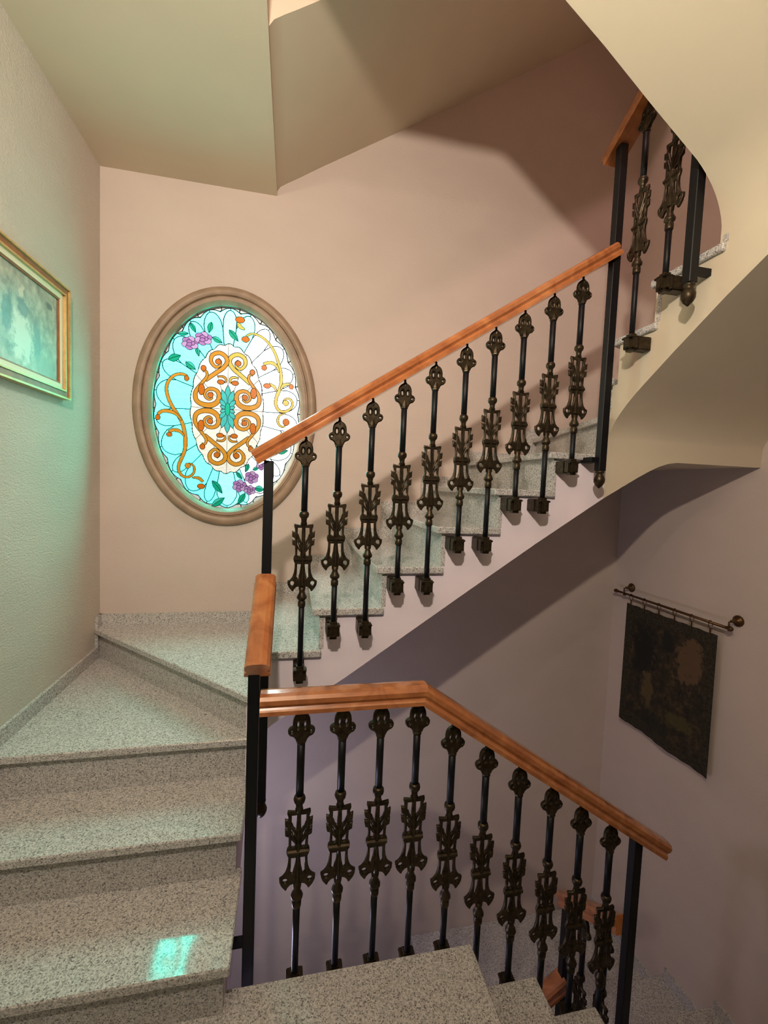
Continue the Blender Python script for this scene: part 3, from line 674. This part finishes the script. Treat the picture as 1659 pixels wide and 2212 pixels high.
# ------------------------------------------------------------------ unseen lamp fixtures, added around the two hall lights
for LX, LY, LZ, label in ((-.15, -.20, 2.72, 'unseen brass lamp head on a long stem, added at the main hall light'), (-.44, 0, 3.09, 'unseen brass lamp head on a short stem, added at the second hall light')):
  pl = thing('added_lamp_fixture', label, 'lamp', 'added lamp fixtures over the landing')
  b = bmesh.new(); add_lathe(b, [(.058, .012), (.060, .0), (.056, -.05), (.03, -.10), (.012, -.11)], 20)
  o = from_bm('lamp_head', b, M['brass'], pl, True); o.location = (LX, LY-.016, LZ-.002); o.rotation_euler = (math.radians(-77), 0, 0)
  b = bmesh.new(); add_lathe(b, [(.006, .02), (.006, ZC-LZ)], 8, (LX, LY-.08, LZ)); from_bm('stem', b, M['brass'], pl, True)

# ------------------------------------------------------------------ tapestry on the right wall
tap = thing('wall_tapestry', 'dark woven tapestry hanging by rings from a rod on the right wall', 'tapestry')
M['tapestry'] = paint('dark_woven_tapestry', [(.3, lin(20, 17, 11)), (.5, lin(40, 33, 19)), (.7, lin(74, 58, 34))],
    [((XR-.06, 2.07, .60), (.2, .10, .17), (98, 74, 50), .8), ((XR-.06, 2.40, .55), (.2, .11, .2), (14, 13, 9), .9), ((XR-.06, 2.22, .68), (.2, .05, .10), (20, 20, 14), .9),
     ((XR-.06, 2.36, .33), (.2, .05, .12), (92, 76, 44), .7), ((XR-.06, 2.12, .22), (.2, .12, .05), (74, 66, 30), .7), ((XR-.06, 2.3, .12), (.2, .13, .06), (24, 26, 16), .8)], .9, 11)
M['tapestry_border'] = paint('tapestry_border_weave', [(.35, lin(22, 20, 15)), (.65, lin(60, 52, 34))], [], .95, 30)
TY0, TY1, TZ0, TZ1 = 1.916, 2.572, .012, .825
vs = []; fs = []; ny, nz = 24, 24
def sway(y, z): return XR-.045+.010*math.sin((y-TY0)*17)*(1-(z-TZ0)/(TZ1-TZ0))*.8+.012*(z-TZ0)*-1
for s in (0, .005):
    for j in range(nz+1):
        for i in range(ny+1):
            y = TY0+(TY1-TY0)*i/ny; z = TZ0+(TZ1-TZ0)*j/nz
            vs.append((sway(y, z)+s, y, z+(.0025*math.sin(i*1.9) if j in (0, nz) else 0)))
q = (ny+1)*(nz+1)
inner = []; border = []
for j in range(nz):
    for i in range(ny):
        a = j*(ny+1)+i; f = [(a, a+1, a+ny+2, a+ny+1), (q+a, q+a+ny+1, q+a+ny+2, q+a+1)]
        (border if i < 2 or j < 2 or i > ny-3 or j > nz-3 else inner).extend(f)
for i in range(ny):
    border += [(i, i+1, q+i+1, q+i), (nz*(ny+1)+i, nz*(ny+1)+i+1, q+nz*(ny+1)+i+1, q+nz*(ny+1)+i)]
for j in range(nz):
    for e in (0, ny): border.append((j*(ny+1)+e, (j+1)*(ny+1)+e, q+(j+1)*(ny+1)+e, q+j*(ny+1)+e))
mesh('woven_panel', vs, inner, M['tapestry'], tap); mesh('woven_border', vs, border, M['tapestry_border'], tap)
XRD, ZRD = XR-.058, .886
b = bmesh.new(); add_tube(b, [(XRD, 1.87, ZRD), (XRD, 2.655, ZRD)], .008, 8); from_bm('rod', b, M['brass'], tap, True)
for yy, s in ((1.87, -1), (2.655, 1)):
    b = bmesh.new(); add_lathe(b, [(.004, 0), (.010, .006), (.006, .012), (.014, .022), (.012, .034), (.003, .042)], 10)
    o = from_bm('rod_finial', b, M['brass'], tap, True); o.location = (XRD, yy, ZRD); o.rotation_euler = (-s*math.pi/2, 0, 0)
for i in range(6):
    yy = 1.955+i*.116
    b = bmesh.new(); add_tube(b, [(XRD+.013*math.cos(t), yy+.004*math.sin(t), ZRD-.012+.022*math.sin(t)) for t in [k*math.pi/6 for k in range(12)]], .0022, 5, True)
    add_box(b, XRD-.002, XRD+.003, yy-.003, yy+.003, TZ1-.015, ZRD-.030)
    from_bm('hanging_ring', b, M['brass'], tap)
for yy in (1.850, 2.60):
    b = bmesh.new(); add_lathe(b, [(.030, 0), (.031, .006), (.024, .014), (.012, .018), (.008, .030), (.007, .050)], 14)
    o = from_bm('wall_boss', b, M['brass'], tap, True); o.location = (XR, yy, .925); o.rotation_euler = (0, -math.pi/2, 0)
    b = bmesh.new(); add_tube(b, [(XR-.045, yy, .925), (XRD-.004, yy, .92), (XRD-.004, yy, ZRD-.012), (XRD+.012, yy, ZRD-.012)], .005, 6); from_bm('rod_hook', b, M['brass'], tap, True)
